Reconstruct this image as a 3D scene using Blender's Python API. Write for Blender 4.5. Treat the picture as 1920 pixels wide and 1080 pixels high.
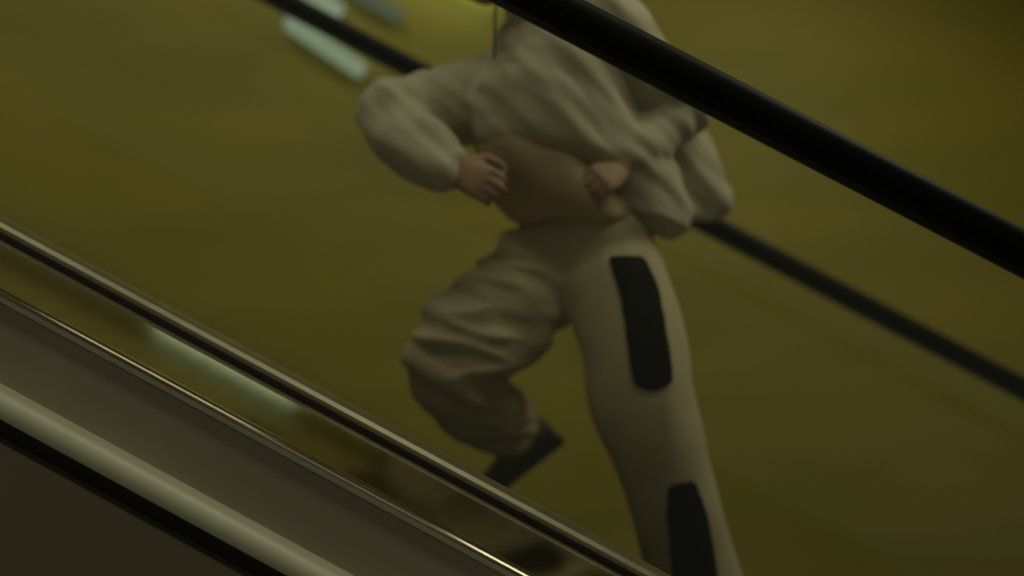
import bpy, bmesh, math, random
from mathutils import Vector, Matrix, noise

# ------------------------------------------------------------------ camera, world, light
for o in list(bpy.data.objects): bpy.data.objects.remove(o)
scn = bpy.context.scene
COL = scn.collection
HC = 3.0                     # eye height of the camera above the hall floor
FPX = 1500.0                 # focal length in pixels of the 1920 wide frame

cd = bpy.data.cameras.new('camera'); cam = bpy.data.objects.new('camera', cd); COL.objects.link(cam)
cd.sensor_width = 36; cd.lens = 36*FPX/1920; cd.clip_start = .02
cam.location = (0, 0, HC); cam.rotation_euler = (math.radians(90), 0, 0)
cd.dof.use_dof = True; cd.dof.focus_distance = 1.28; cd.dof.aperture_fstop = 0.85
scn.camera = cam

w = bpy.data.worlds.new('world'); scn.world = w; w.use_nodes = True
w.node_tree.nodes['Background'].inputs[0].default_value = (.90, .88, .62, 1)
w.node_tree.nodes['Background'].inputs[1].default_value = .085

vs = scn.view_settings
vs.view_transform = 'Standard'; vs.look = 'None'; vs.gamma = 1; vs.use_curve_mapping = False
vs.exposure = 0.0
LAMP_ESC = (22.0, 5.0, 17.0); FILL_CAM = (17.0, 10.0)     # watts of the ceiling lamps over the escalator / of fill lamps added over the camera's side
LAMP_C = (.97, .98, .69)

# ------------------------------------------------------------------ helpers
def at(px, py, d):
    return Vector(((px-960)/FPX*d, d, HC-(py-540)/FPX*d))

def tag(o, label=None, cat=None, group=None, kind=None):
    if label: o['label'] = label
    if cat: o['category'] = cat
    if group: o['group'] = group
    if kind: o['kind'] = kind
    return o

def empty(name, loc=(0, 0, 0), rz=0, parent=None):
    o = bpy.data.objects.new(name, None); COL.objects.link(o)
    o.location = loc; o.rotation_euler = (0, 0, rz); o.empty_display_size = .1
    if parent: o.parent = parent
    return o

def mesh_obj(name, me, mat, parent=None, smooth=False):
    if mat and not me.materials: me.materials.append(mat)
    if smooth:
        for p in me.polygons: p.use_smooth = True
    o = bpy.data.objects.new(name, me); COL.objects.link(o)
    if parent:
        o.parent = parent
        bpy.context.view_layer.update()
        o.matrix_parent_inverse = Matrix.Identity(4)
    return o

def bm_obj(name, bm, mat, parent=None, smooth=False):
    bmesh.ops.recalc_face_normals(bm, faces=bm.faces)
    me = bpy.data.meshes.new(name); bm.to_mesh(me); bm.free()
    return mesh_obj(name, me, mat, parent, smooth)

def material(name, col, rough=.6, metal=0, var=.0, scale=6, stretch=(1, 1, 1), rot=(0, 0, 0), bump=0, bscale=200, col2=None, spec=.5, sheen=0, detail=3):
    m = bpy.data.materials.new(name); m.use_nodes = True
    nt = m.node_tree; b = nt.nodes['Principled BSDF']
    b.inputs['Roughness'].default_value = rough; b.inputs['Metallic'].default_value = metal
    b.inputs['Specular IOR Level'].default_value = spec
    b.inputs['Base Color'].default_value = (*col, 1)
    if sheen: b.inputs['Sheen Weight'].default_value = sheen
    tc = nt.nodes.new('ShaderNodeTexCoord')
    if var or col2:
        mp = nt.nodes.new('ShaderNodeMapping'); mp.inputs['Scale'].default_value = stretch; mp.inputs['Rotation'].default_value = rot
        n = nt.nodes.new('ShaderNodeTexNoise'); n.inputs['Scale'].default_value = scale; n.inputs['Detail'].default_value = detail
        r = nt.nodes.new('ShaderNodeValToRGB')
        c2 = col2 or tuple(c*(1-var) for c in col)
        r.color_ramp.elements[0].position = .36; r.color_ramp.elements[1].position = .64
        r.color_ramp.elements[0].color = (*c2, 1); r.color_ramp.elements[1].color = (*col, 1)
        nt.links.new(tc.outputs['Object'], mp.inputs['Vector']); nt.links.new(mp.outputs[0], n.inputs['Vector'])
        nt.links.new(n.outputs['Fac'], r.inputs['Fac']); nt.links.new(r.outputs['Color'], b.inputs['Base Color'])
    if bump:
        n2 = nt.nodes.new('ShaderNodeTexNoise'); n2.inputs['Scale'].default_value = bscale
        bp = nt.nodes.new('ShaderNodeBump'); bp.inputs['Strength'].default_value = bump; bp.inputs['Distance'].default_value = .004
        nt.links.new(tc.outputs['Object'], n2.inputs['Vector']); nt.links.new(n2.outputs['Fac'], bp.inputs['Height'])
        nt.links.new(bp.outputs[0], b.inputs['Normal'])
    return m

def emit_mat(name, col, strength):
    m = bpy.data.materials.new(name); m.use_nodes = True
    nt = m.node_tree; nt.nodes.clear()
    e = nt.nodes.new('ShaderNodeEmission'); e.inputs[0].default_value = (*col, 1); e.inputs[1].default_value = strength
    o = nt.nodes.new('ShaderNodeOutputMaterial'); nt.links.new(e.outputs[0], o.inputs[0])
    return m

def glass_mat(name, tint):
    m = bpy.data.materials.new(name); m.use_nodes = True
    nt = m.node_tree; nt.nodes.clear()
    t = nt.nodes.new('ShaderNodeBsdfTransparent'); t.inputs[0].default_value = (*tint, 1)
    g = nt.nodes.new('ShaderNodeBsdfGlossy'); g.inputs['Roughness'].default_value = .03
    f = nt.nodes.new('ShaderNodeFresnel')          # same reflectance on both faces of the pane
    ge = nt.nodes.new('ShaderNodeNewGeometry'); mr = nt.nodes.new('ShaderNodeMapRange')
    mr.inputs['To Min'].default_value = 1.45; mr.inputs['To Max'].default_value = 1/1.45
    nt.links.new(ge.outputs['Backfacing'], mr.inputs['Value']); nt.links.new(mr.outputs[0], f.inputs[0])
    x = nt.nodes.new('ShaderNodeMixShader'); o = nt.nodes.new('ShaderNodeOutputMaterial')
    nt.links.new(f.outputs[0], x.inputs[0]); nt.links.new(t.outputs[0], x.inputs[1]); nt.links.new(g.outputs[0], x.inputs[2])
    nt.links.new(x.outputs[0], o.inputs[0])
    return m

SL = math.atan(.54)
M = {}
M['wall'] = material('yellow_wall_paint', (.50, .39, .050), .55, scale=1.1, stretch=(.55, 1, 2.2), rot=(0, SL, 0), col2=(.40, .335, .042), bump=.05, bscale=60, detail=2)
M['floor'] = material('grey_stone_floor', (.20, .19, .15), .45, var=.3, scale=5)
M['ceiling'] = material('pale_ceiling_paint', (.45, .42, .28), .7, var=.12, scale=3)
M['rubber'] = material('black_rubber', (.004, .006, .004), .6, var=.2, scale=30, spec=.2)
M['steel'] = material('satin_steel', (.62, .57, .44), .13, 1, var=.10, scale=14, stretch=(.2, 1, 6))
M['trim'] = material('pale_aluminium', (.90, .88, .68), .5, .05, var=.06, scale=20)
M['clamp'] = material('brushed_steel', (.50, .44, .31), .5, 1, var=.10, scale=14, stretch=(.2, 1, 6))
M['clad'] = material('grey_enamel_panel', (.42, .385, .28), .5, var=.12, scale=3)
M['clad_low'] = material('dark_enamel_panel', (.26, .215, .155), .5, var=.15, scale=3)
M['gap'] = material('black_gasket', (.022, .020, .014), .7, var=.2, scale=30)
M['step'] = material('ribbed_step_metal', (.16, .155, .13), .4, .7, var=.2, scale=20)
M['glass'] = glass_mat('clear_glass', (.975, .985, .965))
M['jacket'] = material('pale_cotton', (.53, .465, .33), .9, var=.12, scale=7, bump=.15, bscale=260, spec=.15, sheen=.15)
M['shirt'] = material('brown_cotton', (.52, .375, .225), .9, var=.12, scale=8, bump=.15, bscale=260, spec=.15)
M['trouser'] = material('khaki_cotton', (.56, .47, .295), .9, var=.12, scale=7, bump=.15, bscale=260, spec=.15)
M['black_cloth'] = material('black_cloth', (.008, .010, .008), .85, var=.2, scale=20, spec=.15)
M['skin'] = material('skin', (.40, .235, .14), .55, var=.10, scale=18, spec=.3)
M['hair'] = material('dark_hair', (.018, .013, .010), .5, var=.4, scale=60, stretch=(1, 1, .2))
M['eye'] = material('eye_white', (.55, .52, .46), .2, var=.05, scale=30)
M['iris'] = material('dark_iris', (.02, .012, .008), .15, var=.2, scale=60)
M['lip'] = material('lip', (.36, .15, .11), .5, var=.1, scale=40)
M['shoe'] = material('dark_leather', (.05, .047, .036), .5, var=.2, scale=25)
M['sole'] = material('rubber_sole', (.02, .02, .018), .7, var=.2, scale=25)
M['fixture'] = material('grey_enamel', (.28, .27, .20), .5, var=.1, scale=20)

# ------------------------------------------------------------------ room shell
def quad_slab(name, pts, thick, mat, kind='structure'):
    bm = bmesh.new(); n = (pts[1]-pts[0]).cross(pts[3]-pts[0]).normalized()
    a = [bm.verts.new(p) for p in pts]; b = [bm.verts.new(p-n*thick) for p in pts]
    bm.faces.new(a); bm.faces.new(b[::-1])
    for i in range(4): bm.faces.new((a[i], b[i], b[(i+1) % 4], a[(i+1) % 4]))
    return tag(bm_obj(name, bm, mat), kind=kind)
V = Vector
YW = 4.2
quad_slab('wall_back', [V((-8, YW, 0)), V((8, YW, 0)), V((8, YW, 8.5)), V((-8, YW, 8.5))], .2, M['wall'])
quad_slab('floor', [V((-8, -4, 0)), V((8, -4, 0)), V((8, YW, 0)), V((-8, YW, 0))], .2, M['floor'])
KC = .54
quad_slab('ceiling', [V((-8, -3, HC+3.4+8*KC)), V((-8, YW, HC+3.4+8*KC)), V((8, YW, HC+3.4-8*KC)), V((8, -3, HC+3.4-8*KC))], -.1, M['ceiling'])

# ------------------------------------------------------------------ escalator
ESC_Y = 1.99; KS = .53
esc = tag(empty('escalator', (0, ESC_Y, 0), math.atan(-.03)),
          'steel escalator with glass sides and black rubber handrails descending to the right', 'escalator')
X0, X1 = -3.6, 3.6

def zline(h, x): return HC + h - KS*x

def extrude(name, prof, mat, parent, x0=X0, x1=X1, smooth=False, n=1):
    """prof: closed list of (y, h); h is the height over the eye level at x = 0, swept down the incline"""
    bm = bmesh.new(); rows = []
    for i in range(n+1):
        x = x0+(x1-x0)*i/n
        rows.append([bm.verts.new((x, y, zline(h, x))) for y, h in prof])
    k = len(prof)
    for r0, r1 in zip(rows, rows[1:]):
        for i in range(k):
            f = bm.faces.new((r0[i], r0[(i+1) % k], r1[(i+1) % k], r1[i])); f.smooth = smooth
    bm.faces.new(rows[0]); bm.faces.new(rows[-1][::-1])
    return bm_obj(name, bm, mat, parent)

def oval(cy, ch, ry, rh, n=28, p=2.6):
    out = []
    for i in range(n):
        a = 2*math.pi*i/n; c, s = math.cos(a), math.sin(a)
        out.append((cy+ry*math.copysign(abs(c)**(2/p), c), ch+rh*math.copysign(abs(s)**(2/p), s)))
    return out

ZH = .539                                         # handrail centre over the eye line
for s in (-1, 1):
    y = .60*s
    hr = extrude('handrail', oval(y, ZH, .040, .030), M['rubber'], esc, smooth=True)
    hr['label'] = 'thick black rubber handrail in front of the person' if s < 0 else 'black rubber handrail behind the person'
    # steel guide under the belt
    extrude('handrail_guide', [(y-.022, ZH-.045), (y+.022, ZH-.045), (y+.022, ZH-.024), (y-.022, ZH-.024)], M['rubber' if s < 0 else 'gap'], hr)
    bot = -.355 if s < 0 else -.70
    for x0 in (-3.5, -1.95, 1.95):
        x1 = {-3.5: -1.956, -1.95: 1.944, 1.95: 3.5}[x0]
        extrude('glass_panel', [(y-.006, bot), (y+.006, bot), (y+.006, ZH-.04), (y-.006, ZH-.04)], M['glass'], esc, x0, x1)

# near base: glass clamp, steel deck, rounded edge moulding, cladding, pale trim, lower cladding
dk = extrude('glass_clamp', [(-.585, -.346), (-.585, -.40), (-.632, -.40), (-.632, -.354), (-.626, -.347), (-.612, -.344)], M['clamp'], esc)
dk['label'] = 'narrow steel profile that holds the glass'
extrude('gasket', [(-.60, -.362), (-.60, -.40), (-.637, -.40), (-.637, -.3625)], M['gap'], esc)
arc = []
for i in range(13):                                # softly domed deck cover
    t = i/12; arc.append((-.636-.164*t, -.3690-.0245*t-.0015*t*t))
dk = extrude('deck_cover', arc+[(-.800, -.42), (-.636, -.42)], M['steel'], esc, smooth=False)
dk['label'] = 'polished steel cover reflecting the lamps'
extrude('gasket', [(-.79, -.397), (-.79, -.42), (-.806, -.42), (-.806, -.3965)], M['gap'], esc)
mo = [(-.803, -.395)]
for i in range(9):
    a = math.pi*.5*i/8; mo.append((-.806-.018*math.sin(a), -.408+.014*math.cos(a)))
dk = extrude('edge_moulding', mo+[(-.824, -.411), (-.818, -.416), (-.79, -.416), (-.79, -.395)], M['steel'], esc)
for x0 in (-3.5, -1.75, 0.98):
    x1 = {-3.5: -1.754, -1.75: .976, .98: 3.5}[x0]
    extrude('cladding_panel', [(-.814, -.408), (-.814, -.58), (-.78, -.58), (-.78, -.408)], M['clad'], esc, x0, x1)
tr = []
for i in range(29):
    a = math.pi*(.5-i/28); tr.append((-.822-.026*math.cos(a)**.6 if abs(a) < 1.57 else -.822, -.558+.022*math.sin(a)))
dk = extrude('trim_strip', [(-.79, -.536)]+tr+[(-.79, -.580)], M['trim'], esc, smooth=True)
dk['label'] = 'pale aluminium trim strip along the cladding'
extrude('shadow_gap', [(-.815, -.580), (-.815, -.63), (-.78, -.63), (-.78, -.580)], M['gap'], esc)
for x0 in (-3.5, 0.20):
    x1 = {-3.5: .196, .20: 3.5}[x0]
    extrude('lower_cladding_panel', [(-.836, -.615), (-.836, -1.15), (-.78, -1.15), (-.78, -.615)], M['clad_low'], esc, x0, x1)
# inner skirts, far base, truss underside
extrude('skirt', [(-.54, -.40), (-.54, -.95), (-.56, -.95), (-.56, -.40)], M['steel'], esc)
extrude('inner_deck', [(-.538, -.376), (-.588, -.366), (-.588, -.41), (-.538, -.41)], M['steel'], esc)
extrude('skirt', [(.54, -.70), (.54, -.95), (.56, -.95), (.56, -.70)], M['steel'], esc)
extrude('far_base', [(.56, -.69), (.66, -.69), (.66, -1.15), (.56, -1.15)], M['clad'], esc)
extrude('truss_cover', [(-.78, -1.10), (.66, -1.10), (.66, -1.16), (-.78, -1.16)], M['clad_low'], esc)

def step_mesh(run=.40):
    """tread with grooves and a curved ribbed riser; nose at the origin, tread running to -x"""
    rise = run*KS; bm = bmesh.new()
    for i in range(22):
        y0 = -.528+i*.048; y1 = y0+.030
        for a, b, z in ((y0, y1, 0), (y1, y0+.048, -.010)):
            b = min(b, .532)
            p = [(-run-.01, z), (-.006, z), (0, z-.006), (-.012, z-.10), (-.03, -rise-.02), (-run-.01, -rise-.02)]
            r0 = [bm.verts.new((x, a, q)) for x, q in p]; r1 = [bm.verts.new((x, b, q)) for x, q in p]
            for k in range(len(p)):
                bm.faces.new((r0[k], r0[(k+1) % 6], r1[(k+1) % 6], r1[k]))
            bm.faces.new(r0); bm.faces.new(r1[::-1])
    bmesh.ops.recalc_face_normals(bm, faces=bm.faces)
    me = bpy.data.meshes.new('step'); bm.to_mesh(me); bm.free(); me.materials.append(M['step']); return me
sm = step_mesh(); HN = -.66
for i in range(-8, 8):
    xn = .62+i*.40
    st = bpy.data.objects.new('step', sm); COL.objects.link(st); st.parent = esc
    st.location = (xn, 0, zline(HN, xn))

# ------------------------------------------------------------------ lamps
def tube_between(bm, a, b, r, n=16, cap=True):
    ax = (b-a).normalized(); u = ax.orthogonal().normalized(); v = ax.cross(u)
    r0 = [bm.verts.new(a+(u*math.cos(2*math.pi*i/n)+v*math.sin(2*math.pi*i/n))*r) for i in range(n)]
    r1 = [bm.verts.new(b+(u*math.cos(2*math.pi*i/n)+v*math.sin(2*math.pi*i/n))*r) for i in range(n)]
    for i in range(n):
        f = bm.faces.new((r0[i], r0[(i+1) % n], r1[(i+1) % n], r1[i])); f.smooth = True
    if cap: bm.faces.new(r0[::-1]); bm.faces.new(r1)

def wall_lamp(pa, pb, dist, r, strength, label):
    a, b = at(*pa, dist), at(*pb, dist); mid = (a+b)/2; ax = (b-a).normalized()
    root = tag(empty('tube_lamp', (mid.x, YW, mid.z)), label, 'lamp', 'tube lamps on the yellow wall')
    off = Vector((mid.x, YW, mid.z)); a2, b2 = a-off, b-off
    bm = bmesh.new(); tube_between(bm, a2, b2, r)
    for e in (a2, b2): bmesh.ops.create_uvsphere(bm, u_segments=16, v_segments=10, radius=r*.995, matrix=Matrix.Translation(e))
    bm_obj('tube', bm, emit_mat('lamp_glow', (.72, .92, .60), strength), root)
    for p, q in ((a2-ax*(r+.012), a2-ax*(r-.006)), (b2+ax*(r-.006), b2+ax*(r+.012))):
        bm = bmesh.new(); tube_between(bm, p, q, r*.35); bm_obj('end_cap', bm, M['fixture'], root)
    for t in (.25, .75):
        p = a2.lerp(b2, t); bm = bmesh.new()
        tube_between(bm, Vector((p.x, p.y+r*.6, p.z)), Vector((p.x, 0, p.z)), .008, 10)
        bm_obj('bracket', bm, M['fixture'], root)
    return root
DW = 4.14
wall_lamp((548, 45), (672, 128), DW, .043, .30, 'glowing pale green light tube just below the far handrail')
wall_lamp((430, -128), (630, 18), DW, .046, .30, 'glowing pale green light tube just above the far handrail')
wall_lamp((610, -48), (745, 28), DW, .034, .10, 'dim light tube nearest the top edge, right of the brighter two')

wall_lamp((668, -153), (912, -31), 4.10, .080, 1.25, 'bright tube lamp high on the yellow wall, mirrored in the steel deck')

def ceiling_lamp(x, y, wide, watts, label):
    z = HC+3.4-KC*x-.10
    root = tag(empty('ceiling_lamp', (x, y, z)), label, 'lamp', 'ceiling lamps')
    root.rotation_euler = (0, SL, 0)
    bm = bmesh.new(); bmesh.ops.create_cube(bm, size=1)
    for v in bm.verts: v.co = Vector((v.co.x*1.30, v.co.y*(wide+.06), v.co.z*.05+.04))
    bm_obj('housing', bm, M['fixture'], root)
    n = 4
    for k in range(n):
        dy = wide*(-.5+(k+.5)/n)
        bm = bmesh.new(); tube_between(bm, Vector((-.60, dy, 0)), Vector((.60, dy, 0)), .016)
        bm_obj('tube', bm, M['ceil_glow'], root)
    ld = bpy.data.lights.new('lamp_light', 'AREA'); ld.shape = 'RECTANGLE'; ld.size = 1.25; ld.size_y = wide
    ld.energy = watts; ld.color = LAMP_C
    lo = bpy.data.objects.new('lamp_light', ld); COL.objects.link(lo); lo.parent = root; lo.location = (0, 0, -.03)
    return root
M['ceil_glow'] = emit_mat('ceiling_lamp_glow', (.80, .95, .62), 1.2)
M['ceil_glow'].cycles.emission_sampling = 'NONE'      # the area light of each fixture already carries its light
for x, lb, wt in zip((-1.9, 0.0, 2.2), ('upper', 'middle', 'lower'), LAMP_ESC):
    ceiling_lamp(x, 1.75, .5, wt, 'four tube ceiling lamp, the %s one of three above the escalator' % lb)
for x, lb, wt in zip((-1.9, 1.0), ('upper', 'lower'), FILL_CAM):  # unseen lamps added to brighten the near cladding and the person's front
    ceiling_lamp(x, .15, .5, wt, 'added four tube fill lamp beside the escalator, the %s of the two' % lb)

# ------------------------------------------------------------------ person
def catmull(P, sub):
    out = []
    n = len(P)
    for i in range(n-1):
        p0, p1, p2, p3 = P[max(i-1, 0)], P[i], P[i+1], P[min(i+2, n-1)]
        for k in range(sub):
            t = k/sub
            out.append([.5*((2*b)+(-a+c)*t+(2*a-5*b+4*c-d)*t*t+(-a+3*b-3*c+d)*t**3) for a, b, c, d in zip(p0, p1, p2, p3)])
    out.append(list(P[-1])); return out

def sweep(bm, keys, sub=6, n=20, flat=None, fold=None):
    """closed tube through keys = [(Vector, radius)]; flat = (dir, factor) squeezes the section along dir;
    fold(s, angle) scales the radius"""
    P = catmull([(k[0].x, k[0].y, k[0].z, k[1]) for k in keys], sub)
    pts = [Vector(p[:3]) for p in P]; rad = [max(p[3], .002) for p in P]
    # rounded ends
    a0 = (pts[0]-pts[1]).normalized(); a1 = (pts[-1]-pts[-2]).normalized()
    pre = [(pts[0]+a0*rad[0]*math.sin(t)*.8, rad[0]*math.cos(t)) for t in (1.35, 1.0, .6, .3)]
    post = [(pts[-1]+a1*rad[-1]*math.sin(t)*.8, rad[-1]*math.cos(t)) for t in (.3, .6, 1.0, 1.35)]
    pts = [p for p, _ in pre]+pts+[p for p, _ in post]; rad = [r for _, r in pre]+rad+[r for _, r in post]
    rows = []; u = None; s = 0
    for i, p in enumerate(pts):
        tg = (pts[min(i+1, len(pts)-1)]-pts[max(i-1, 0)]).normalized()
        if u is None: u = tg.orthogonal().normalized()
        u = (u-tg*u.dot(tg)).normalized(); v = tg.cross(u)
        if i: s += (p-pts[i-1]).length
        row = []
        for k in range(n):
            a = 2*math.pi*k/n; d = u*math.cos(a)+v*math.sin(a)
            r = rad[i]*(fold(s, a) if fold else 1)
            o = d*r
            if flat: o = o-flat[0]*(o.dot(flat[0]))*(1-flat[1])
            row.append(bm.verts.new(p+o))
        rows.append(row)
    for r0, r1 in zip(rows, rows[1:]):
        for k in range(n): bm.faces.new((r0[k], r0[(k+1) % n], r1[(k+1) % n], r1[k]))
    bm.faces.new(rows[0][::-1]); bm.faces.new(rows[-1])

def rings(bm, keys, sub=5, n=36, power=2.3):
    """loft through keys = [(centre, half_width_vec, half_depth_vec)]"""
    P = catmull([(*k[0], *k[1], *k[2]) for k in keys], sub); rows = []
    for p in P:
        c, a, b = Vector(p[0:3]), Vector(p[3:6]), Vector(p[6:9]); row = []
        for k in range(n):
            t = 2*math.pi*k/n; cc, ss = math.cos(t), math.sin(t)
            row.append(bm.verts.new(c+a*math.copysign(abs(cc)**(2/power), cc)+b*math.copysign(abs(ss)**(2/power), ss)))
        rows.append(row)
    for r0, r1 in zip(rows, rows[1:]):
        for k in range(n): bm.faces.new((r0[k], r0[(k+1) % n], r1[(k+1) % n], r1[k]))
    bm.faces.new(rows[0][::-1]); bm.faces.new(rows[-1])

def ball(bm, c, r, scale=(1, 1, 1), rot=None, seg=20):
    m = Matrix.Translation(c) @ (rot.to_4x4() if rot else Matrix.Identity(4)) @ Matrix.Diagonal((*scale, 1))
    bmesh.ops.create_uvsphere(bm, u_segments=seg, v_segments=seg//2+2, radius=r, matrix=m)

def fuse(bm, voxel, smooth=6, fac=.5):
    """one continuous skin over overlapping closed pieces"""
    bmesh.ops.recalc_face_normals(bm, faces=bm.faces)
    me = bpy.data.meshes.new('tmp'); bm.to_mesh(me); bm.free()
    o = bpy.data.objects.new('tmp', me); COL.objects.link(o)
    r = o.modifiers.new('r', 'REMESH'); r.mode = 'VOXEL'; r.voxel_size = voxel; r.use_smooth_shade = True
    if smooth:
        s = o.modifiers.new('s', 'SMOOTH'); s.iterations = smooth; s.factor = fac
    dg = bpy.context.evaluated_depsgraph_get(); ev = o.evaluated_get(dg)
    out = bpy.data.meshes.new_from_object(ev); bpy.data.objects.remove(o); bpy.data.meshes.remove(me)
    out.materials.clear()
    return out

def displace(me, fn):
    no = [v.normal.copy() for v in me.vertices]
    for v, n in zip(me.vertices, no): v.co = v.co+n*fn(v.co, n)
    me.update()

D = 1.95
fwd = Vector((-.80, -.60, 0)).normalized(); left = Vector((.60, -.80, 0)).normalized(); up = Vector((0, 0, 1))
# joints: pixel of the photograph plus a distance from the camera
J = dict(
    pelvis=at(1108, 425, 1.96), belly=at(1098, 335, 1.95), chest=at(1058, 185, 1.94), top=at(1035, 70, 1.94),
    neck=at(1010, 10, 1.93), head=at(922, -82, 1.88),
    sr=at(928, 174, 2.05), er=at(735, 222, 1.90), wr=at(850, 318, 1.74),
    sl=at(1122, 42, 1.84), el=at(1272, 205, 1.94), wl=at(1168, 312, 1.80),
    hr=at(1045, 455, 2.03), kr=at(822, 678, 1.90), ar=at(975, 806, 2.16),
    hl=at(1150, 465, 1.90), kl=at(1200, 745, 1.85), al=at(1312, 1180, 1.93))
stepz = None
person = tag(empty('person', (J['al'].x, J['al'].y, J['al'].z-.10)),
             'person in a loose pale jacket and khaki trousers running up the escalator', 'person')
OFF = person.location.copy()
def pm(name, me, mat, parent, smooth=True):
    """mesh in world coordinates -> child of the person (or of one of its parts)"""
    for v in me.vertices: v.co = v.co-OFF
    return mesh_obj(name, me, mat, parent, smooth)

# hand: palm plus five unequal bent fingers, as keyed chains inside the body mesh
def hand(bm, wrist, pdir, nrm, thumb_side, curl):
    pdir = pdir.normalized(); nrm = (nrm-pdir*nrm.dot(pdir)).normalized(); side = pdir.cross(nrm)*thumb_side
    c = wrist+pdir*.045
    a = [(wrist-pdir*.01, side*.026, nrm*.019), (wrist+pdir*.03, side*.036, nrm*.017), (wrist+pdir*.07, side*.041, nrm*.014), (wrist+pdir*.088, side*.038, nrm*.010)]
    rings(bm, a, 4, 20)
    for i, ln in enumerate((.070, .080, .074, .058)):
        base = wrist+pdir*(.078-.004*abs(i-1.2))+side*(.030-.0205*i)
        p = [base-pdir*.02]; d = pdir.copy(); q = base; p.append(q)
        for f, cu in ((.42, .55), (.32, .75), (.26, .55)):
            d = (Matrix.Rotation(cu*curl, 3, pdir.cross(nrm)) @ d).normalized()
            q = q+d*ln*f; p.append(q)
        sweep(bm, [(p[0], .009), (p[1], .0098), (p[2], .0090), (p[3], .0084), (p[4], .0066)], 4, 12)
    b = wrist+pdir*.022+side*.026
    t1 = b+(pdir*.7+side*.6+nrm*.25).normalized()*.042; t2 = t1+(pdir*.95+side*.1+nrm*.35).normalized()*.030; t3 = t2+(pdir*.9-side*.25+nrm*.4).normalized()*.022
    sweep(bm, [(b, .014), (t1, .0115), (t2, .0102), (t3, .0075)], 4, 12)

# ---- body, one continuous mesh
bm = bmesh.new()
rings(bm, [(J['pelvis']-up*.06, left*.10, fwd*.08), (J['pelvis'], left*.155, fwd*.105), (J['belly'], left*.135, fwd*.095), (J['chest'], left*.165, fwd*.105),
           (J['top'], left*.15, fwd*.085), (J['neck'], left*.055, fwd*.06)])
sweep(bm, [(J['top'], .075), (J['neck'], .060), (J['neck'].lerp(J['head'], .5), .056), (J['head'], .06)])
for S, E, W_ in (('sr', 'er', 'wr'), ('sl', 'el', 'wl')):
    sweep(bm, [(J['top'].lerp(J[S], .4), .07), (J[S], .058), (J[S].lerp(J[E], .5), .047), (J[E], .041)])
    sweep(bm, [(J[E], .041), (J[E].lerp(J[W_], .35), .040), (J[W_], .027)])
hand(bm, J['wr'], (at(930, 352, 1.69)-J['wr']), Vector((.25, 1, -.2)), 1, 1.0)
hand(bm, J['wl'], (at(1095, 352, 1.72)-J['wl']), Vector((.2, 1, -.1)), -1, 1.1)
for H_, K_, A_ in (('hr', 'kr', 'ar'), ('hl', 'kl', 'al')):
    sweep(bm, [(J['pelvis'].lerp(J[H_], .5), .085), (J[H_], .085), (J[H_].lerp(J[K_], .5), .072), (J[K_], .056)])
    cb = fwd*-.025
    sweep(bm, [(J[K_], .056), (J[K_].lerp(J[A_], .3)+cb, .055), (J[K_].lerp(J[A_], .7), .040), (J[A_], .034)])
# head: skull, jaw, nose, ears, brow
hd = (fwd*.9+left*.15+up*-.15).normalized(); hu = (up-hd*up.dot(hd)).normalized(); hl_ = hu.cross(hd)
HM = Matrix((hd, hl_, hu)).transposed()
Hc = J['head']
def hp(f, l, u): return Hc+hd*f+hl_*l+hu*u
ball(bm, hp(-.012, 0, .025), .092, (1.06, .86, 1.0), HM, 28)
ball(bm, hp(.030, 0, -.045), .066, (.95, .85, 1.05), HM, 24)
ball(bm, hp(.068, 0, -.088), .024, (1, 1.2, .8), HM)
sweep(bm, [(hp(.082, 0, .018), .008), (hp(.098, 0, -.006), .010), (hp(.106, 0, -.022), .013)], 4, 14)
for s in (-1, 1):
    ball(bm, hp(.098, s*.012, -.026), .009)
    ball(bm, hp(-.008, s*.080, -.005), .030, (.62, .32, 1.05), HM)
    sweep(bm, [(hp(.080, s*.012, .034), .008), (hp(.076, s*.034, .038), .009), (hp(.058, s*.054, .032), .007)], 4, 10)
    ball(bm, hp(.058, s*.040, -.025), .026, (.9, .8, .8), HM)
body_me = fuse(bm, .0048, 5)
body = pm('body', body_me, M['skin'], person)
for s in (-1, 1):
    b2 = bmesh.new(); ball(b2, hp(.0655, s*.032, .012), .0130); ey = bpy.data.meshes.new('eye'); b2.to_mesh(ey); b2.free()
    eo = pm('eye', ey, M['eye'], person)
    b2 = bmesh.new(); ball(b2, hp(.0712, s*.032, .011), .0080); ey = bpy.data.meshes.new('iris'); b2.to_mesh(ey); b2.free()
    pm('iris', ey, M['iris'], eo)
b2 = bmesh.new()
for du, r in ((-.052, .0062), (-.061, .0072)):
    sweep(b2, [(hp(.082, -.024, du), .002), (hp(.092, -.010, du+.001), r*.9), (hp(.094, 0, du), r), (hp(.092, .010, du+.001), r*.9), (hp(.082, .024, du), .002)], 4, 10)
pm('mouth', fuse(b2, .002, 2), M['lip'], person)
b2 = bmesh.new()
ball(b2, hp(-.026, 0, .042), .097, (1.06, .90, .98), HM, 28); ball(b2, hp(-.055, 0, -.015), .070, (.85, 1.05, 1.15), HM, 24)
sweep(b2, [(hp(.058, -.05, .082), .022), (hp(.074, 0, .090), .024), (hp(.055, .052, .082), .022)], 5, 14)
hme = fuse(b2, .005, 3); displace(hme, lambda c, n: .006*noise.noise(c*Vector((60, 60, 18)).x if False else Vector((c.x*70, c.y*70, c.z*22))))
pm('hair', hme, M['hair'], person)

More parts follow.
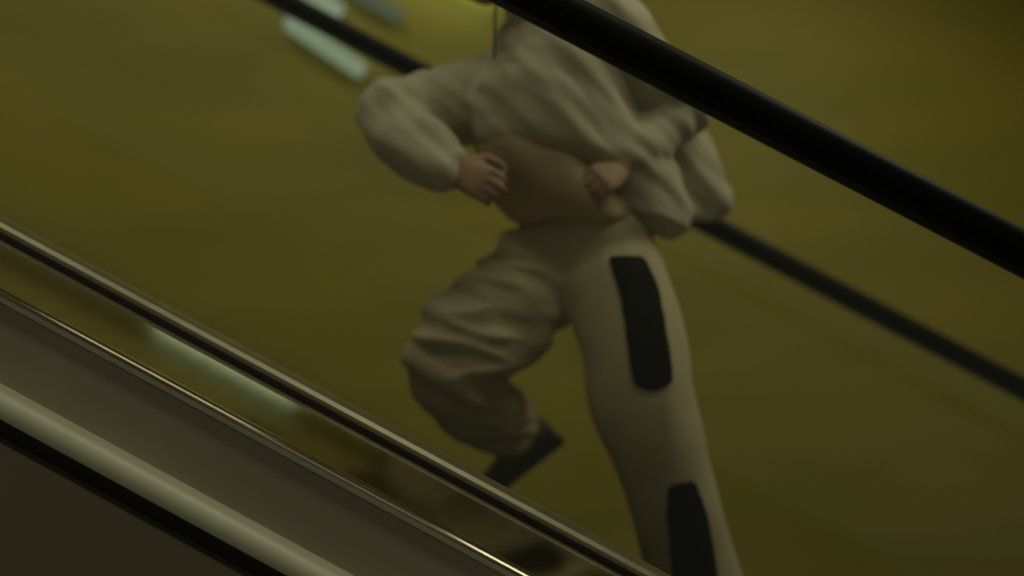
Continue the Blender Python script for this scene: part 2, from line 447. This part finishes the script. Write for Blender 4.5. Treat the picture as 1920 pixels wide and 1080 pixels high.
# ---- shirt (brown, shows between the jacket and the trousers)
bm = bmesh.new()
rings(bm, [(at(1085, 418, 1.95), left*.160, fwd*.145), (at(1055, 378, 1.93), left*.165, fwd*.160), (at(1035, 325, 1.93), left*.168, fwd*.180), (at(1030, 250, 1.93), left*.17, fwd*.165), (J['chest'], left*.17, fwd*.125), (J['top'], left*.135, fwd*.090), (J['neck'], left*.064, fwd*.070)])
me = fuse(bm, .008, 3)
displace(me, lambda c, n: .020*noise.noise(Vector(((c.x*.66+c.z*.75)*15+2, c.y*6, (c.x*.75-c.z*.66)*2.5)))+.004)
shirt = pm('shirt', me, M['shirt'], person)

# ---- jacket
def jfold(s, a): return 1+.03*math.sin(s*40+1.8*math.sin(a))+.022*math.sin(s*75-a*2)
bm = bmesh.new()
back = -fwd
rings(bm, [(at(1178, 418, 1.96), left*.155+up*-.01, fwd*.120+up*.03), (at(1165, 375, 1.97), left*.17+up*-.02, fwd*.145+up*.03), (at(1120, 325, 1.96), left*.195, fwd*.165), (at(1055, 270, 1.94), left*.205, fwd*.205-up*.02), (at(1030, 190, 1.94), left*.205, fwd*.190), (at(1040, 120, 1.95), left*.195+up*.03, fwd*.150),
           (at(1030, 60, 1.95), left*.15+up*.03, fwd*.110), (at(1020, 20, 1.94), left*.085, fwd*.085)])
# sleeves
sweep(bm, [(at(1000, 150, 2.02), .11), (J['sr'], .102), (at(838, 205, 1.97), .100), (J['er']+Vector((.01, 0, .002)), .096)], 8, 24, fold=jfold)
sweep(bm, [(J['er']+Vector((.01, 0, .002)), .096), (at(770, 262, 1.84), .080), (at(815, 300, 1.77), .064), (J['wr']-Vector((.005, 0, -.004)), .046)], 8, 24, fold=jfold)
sweep(bm, [(at(1090, 75, 1.9), .11), (J['sl'], .098), (at(1200, 122, 1.88), .086), (J['el'], .074)], 8, 24, fold=jfold)
sweep(bm, [(J['el'], .074), (at(1232, 250, 1.89), .066), (J['wl']+Vector((.01, .01, .01)), .046)], 8, 24, fold=jfold)
# tail blown back behind the hips
sweep(bm, [(at(1190, 180, 2.0), .10), (at(1245, 275, 2.02), .125), (at(1300, 345, 2.04), .105), (at(1338, 378, 2.05), .062)], 6, 24, flat=(Vector((-.35, .93, .1)).normalized(), .42))
sweep(bm, [(at(1130, 300, 1.86), .10), (at(1215, 365, 1.88), .095), (at(1262, 410, 1.92), .055)], 6, 24, flat=(Vector((-.2, .97, 0)).normalized(), .40))
# collar
sweep(bm, [(J['neck']+fwd*.075+up*-.02, .020), (J['neck']+left*.078+up*.0, .026), (J['neck']-fwd*.075+up*.02, .030), (J['neck']-left*.078, .026), (J['neck']+fwd*.08-up*.03, .020)], 6, 12)
me = fuse(bm, .0065, 4)
def jf(c, n):
    s = (c.x*.75-c.z*.66)       # runs down to the right like the pull of the cloth
    t = (c.x*.66+c.z*.75)
    return .016*noise.noise(Vector((t*17, c.y*7, s*3.2)))+.006*noise.noise(Vector((t*38+5, c.y*14, s*8)))
displace(me, jf)
jacket = pm('jacket', me, M['jacket'], person)
jacket['label'] = 'loose pale cotton jacket with its tail blown back'
# drawstring hanging from the collar
b2 = bmesh.new()
sweep(b2, [(at(948, -20, 1.80), .0018), (at(930, 10, 1.785), .003), (at(928, 60, 1.785), .003), (at(927, 105, 1.79), .003)], 5, 10)
ball(b2, at(927, 107, 1.79), .0032, (1, 1, 1.8))
cm = bpy.data.meshes.new('drawstring'); bmesh.ops.recalc_face_normals(b2, faces=b2.faces); b2.to_mesh(cm); b2.free()
pm('drawstring', cm, M['shoe'], jacket)

# ---- trousers
def tfold(s, a): return 1+.035*math.sin(s*58+2.2*math.sin(a+.6)) + .022*math.sin(s*95-a*2+1)
def lfold(s, a): return 1+.012*math.sin(s*30+2.0*math.sin(a))
bm = bmesh.new()
rings(bm, [(J['pelvis']-up*.13, left*.13, fwd*.12), (J['pelvis']-up*.03, left*.160, fwd*.130), (J['pelvis']+up*.02, left*.155, fwd*.12)])
sweep(bm, [(at(1080, 455, 1.99), .105), (at(1015, 515, 1.99), .128), (at(945, 592, 1.95), .126), (at(880, 652, 1.91), .126), (at(850, 690, 1.90), .112)], 10, 30, fold=tfold)
sweep(bm, [(at(848, 684, 1.91), .110), (at(880, 730, 1.98), .104), (at(922, 772, 2.06), .088), (at(956, 798, 2.13), .072)], 8, 28, fold=lfold)
sweep(bm, [(at(1150, 492, 1.92), .115), (at(1152, 540, 1.90), .124), (at(1184, 640, 1.88), .126), (at(1205, 750, 1.87), .120), (at(1243, 880, 1.89), .106), (at(1283, 1010, 1.91), .108), (at(1312, 1130, 1.93), .112), (at(1318, 1165, 1.93), .112)], 8, 30, fold=lfold)
me = fuse(bm, .0065, 12)
def tf(c, n):
    k = max(0, min(1, (.16-c.x)/.2))        # sharp cross creases on the raised leg, long soft ones on the other
    a = .019*(1-abs(noise.noise(Vector((c.x*5-c.z*2, c.y*4, c.z*17+c.x*3))))*2.4)+.005*noise.noise(Vector((c.x*12, c.y*9, c.z*34+3)))
    b = .010*noise.noise(Vector((c.x*16, c.y*9, c.z*3.5)))
    return a*k+b*(1-k)
displace(me, tf)
# black panels on the standing leg, cut from the cloth surface and set a little proud
def px(co): return (960+co.x/co.y*FPX, 540-(co.z-HC)/co.y*FPX)
def inpoly(p, poly):
    r = False; j = len(poly)-1
    for i in range(len(poly)):
        (xi, yi), (xj, yj) = poly[i], poly[j]
        if (yi > p[1]) != (yj > p[1]) and p[0] < (xj-xi)*(p[1]-yi)/(yj-yi)+xi: r = not r
        j = i
    return r
panels = [[(1140, 482), (1205, 482), (1232, 540), (1244, 600), (1252, 650), (1260, 715), (1225, 735), (1188, 722), (1176, 640), (1165, 560)],
          [(1255, 910), (1300, 900), (1322, 960), (1335, 1020), (1345, 1100), (1330, 1150), (1272, 1150), (1258, 1040), (1250, 960)]]
pmesh = []
for poly in panels:
    b2 = bmesh.new(); mp = {}
    for f in me.polygons:
        if f.normal.y > .1: continue
        if inpoly(px(f.center), poly):
            vs_ = []
            for i in f.vertices:
                if i not in mp: mp[i] = b2.verts.new(me.vertices[i].co+me.vertices[i].normal*.004)
                vs_.append(mp[i])
            b2.faces.new(vs_)
    left_v = set(b2.verts); best = set()          # keep the one connected piece
    while left_v:
        st_ = [left_v.pop()]; isl = set(st_)
        while st_:
            for e in st_.pop().link_edges:
                for v in e.verts:
                    if v not in isl: isl.add(v); left_v.discard(v); st_.append(v)
        if len(isl) > len(best): best = isl
    bmesh.ops.delete(b2, geom=[v for v in b2.verts if v not in best], context='VERTS')
    for _ in range(8):
        new = {}
        for v in b2.verts:
            if v.is_boundary:
                nb = [e.other_vert(v).co for e in v.link_edges if e.is_boundary]
                new[v] = v.co*.4+sum(nb, Vector())/len(nb)*.6
        for v, c in new.items(): v.co = c
    pme = bpy.data.meshes.new('black_panel'); b2.to_mesh(pme); b2.free(); pmesh.append(pme)
trous = pm('trousers', me, M['trouser'], person)
trous['label'] = 'loose khaki trousers creased at the raised knee'
for pme in pmesh:
    o = pm('black_panel', pme, M['black_cloth'], trous)
    s = o.modifiers.new('thick', 'SOLIDIFY'); s.thickness = .006; s.offset = 0

# ---- shoes
def shoe(ankle, toe_dir, up_dir, name='shoe'):
    t = toe_dir.normalized(); u = (up_dir-t*up_dir.dot(t)).normalized(); sd = u.cross(t)
    g = ankle-u*.095
    def q(f, l, h): return g+t*f+sd*l+u*h
    b = bmesh.new()
    rings(b, [(q(-.075, 0, .045), sd*.022, u*.020), (q(-.06, 0, .05), sd*.034, u*.042), (q(-.01, 0, .055), sd*.037, u*.045), (q(.05, 0, .050), sd*.042, u*.040), (q(.11, 0, .038), sd*.047, u*.028), (q(.165, 0, .030), sd*.042, u*.020), (q(.195, 0, .026), sd*.020, u*.012)], 5, 22)
    sweep(b, [(q(-.02, 0, .06), .042), (q(-.015, 0, .10), .043), (q(-.012, 0, .125), .042)], 4, 18)
    so = pm(name, fuse(b, .005, 3), M['shoe'], person)
    b = bmesh.new(); pr = [(-.082, .018), (-.075, .034), (-.02, .038), (.05, .041), (.11, .049), (.165, .044), (.20, .018)]
    pts = pr+[(f, -l) for f, l in pr[::-1]]
    lo = [b.verts.new(q(f, l, 0)) for f, l in pts]; hi = [b.verts.new(q(f, l, .022)) for f, l in pts]
    b.faces.new(lo); b.faces.new(hi[::-1])
    for i in range(len(pts)): b.faces.new((lo[i], lo[(i+1) % len(pts)], hi[(i+1) % len(pts)], hi[i]))
    bmesh.ops.recalc_face_normals(b, faces=b.faces)
    sme = bpy.data.meshes.new('sole'); b.to_mesh(sme); b.free(); pm('sole', sme, M['sole'], so, False)
    b = bmesh.new()
    for k in range(4):
        f = .03+k*.022; h = .092-k*.012
        sweep(b, [(q(f, -.028, h-.012), .003), (q(f, 0, h), .0035), (q(f, .028, h-.012), .003)], 4, 8)
    bmesh.ops.recalc_face_normals(b, faces=b.faces)
    lm = bpy.data.meshes.new('laces'); b.to_mesh(lm); b.free(); pm('laces', lm, M['sole'], so)
shoe(J['al'], Vector((-.93, -.30, 0)), up)
shoe(J['ar'], Vector((-.62, -.20, -.42)), Vector((-.45, -.05, .85)))
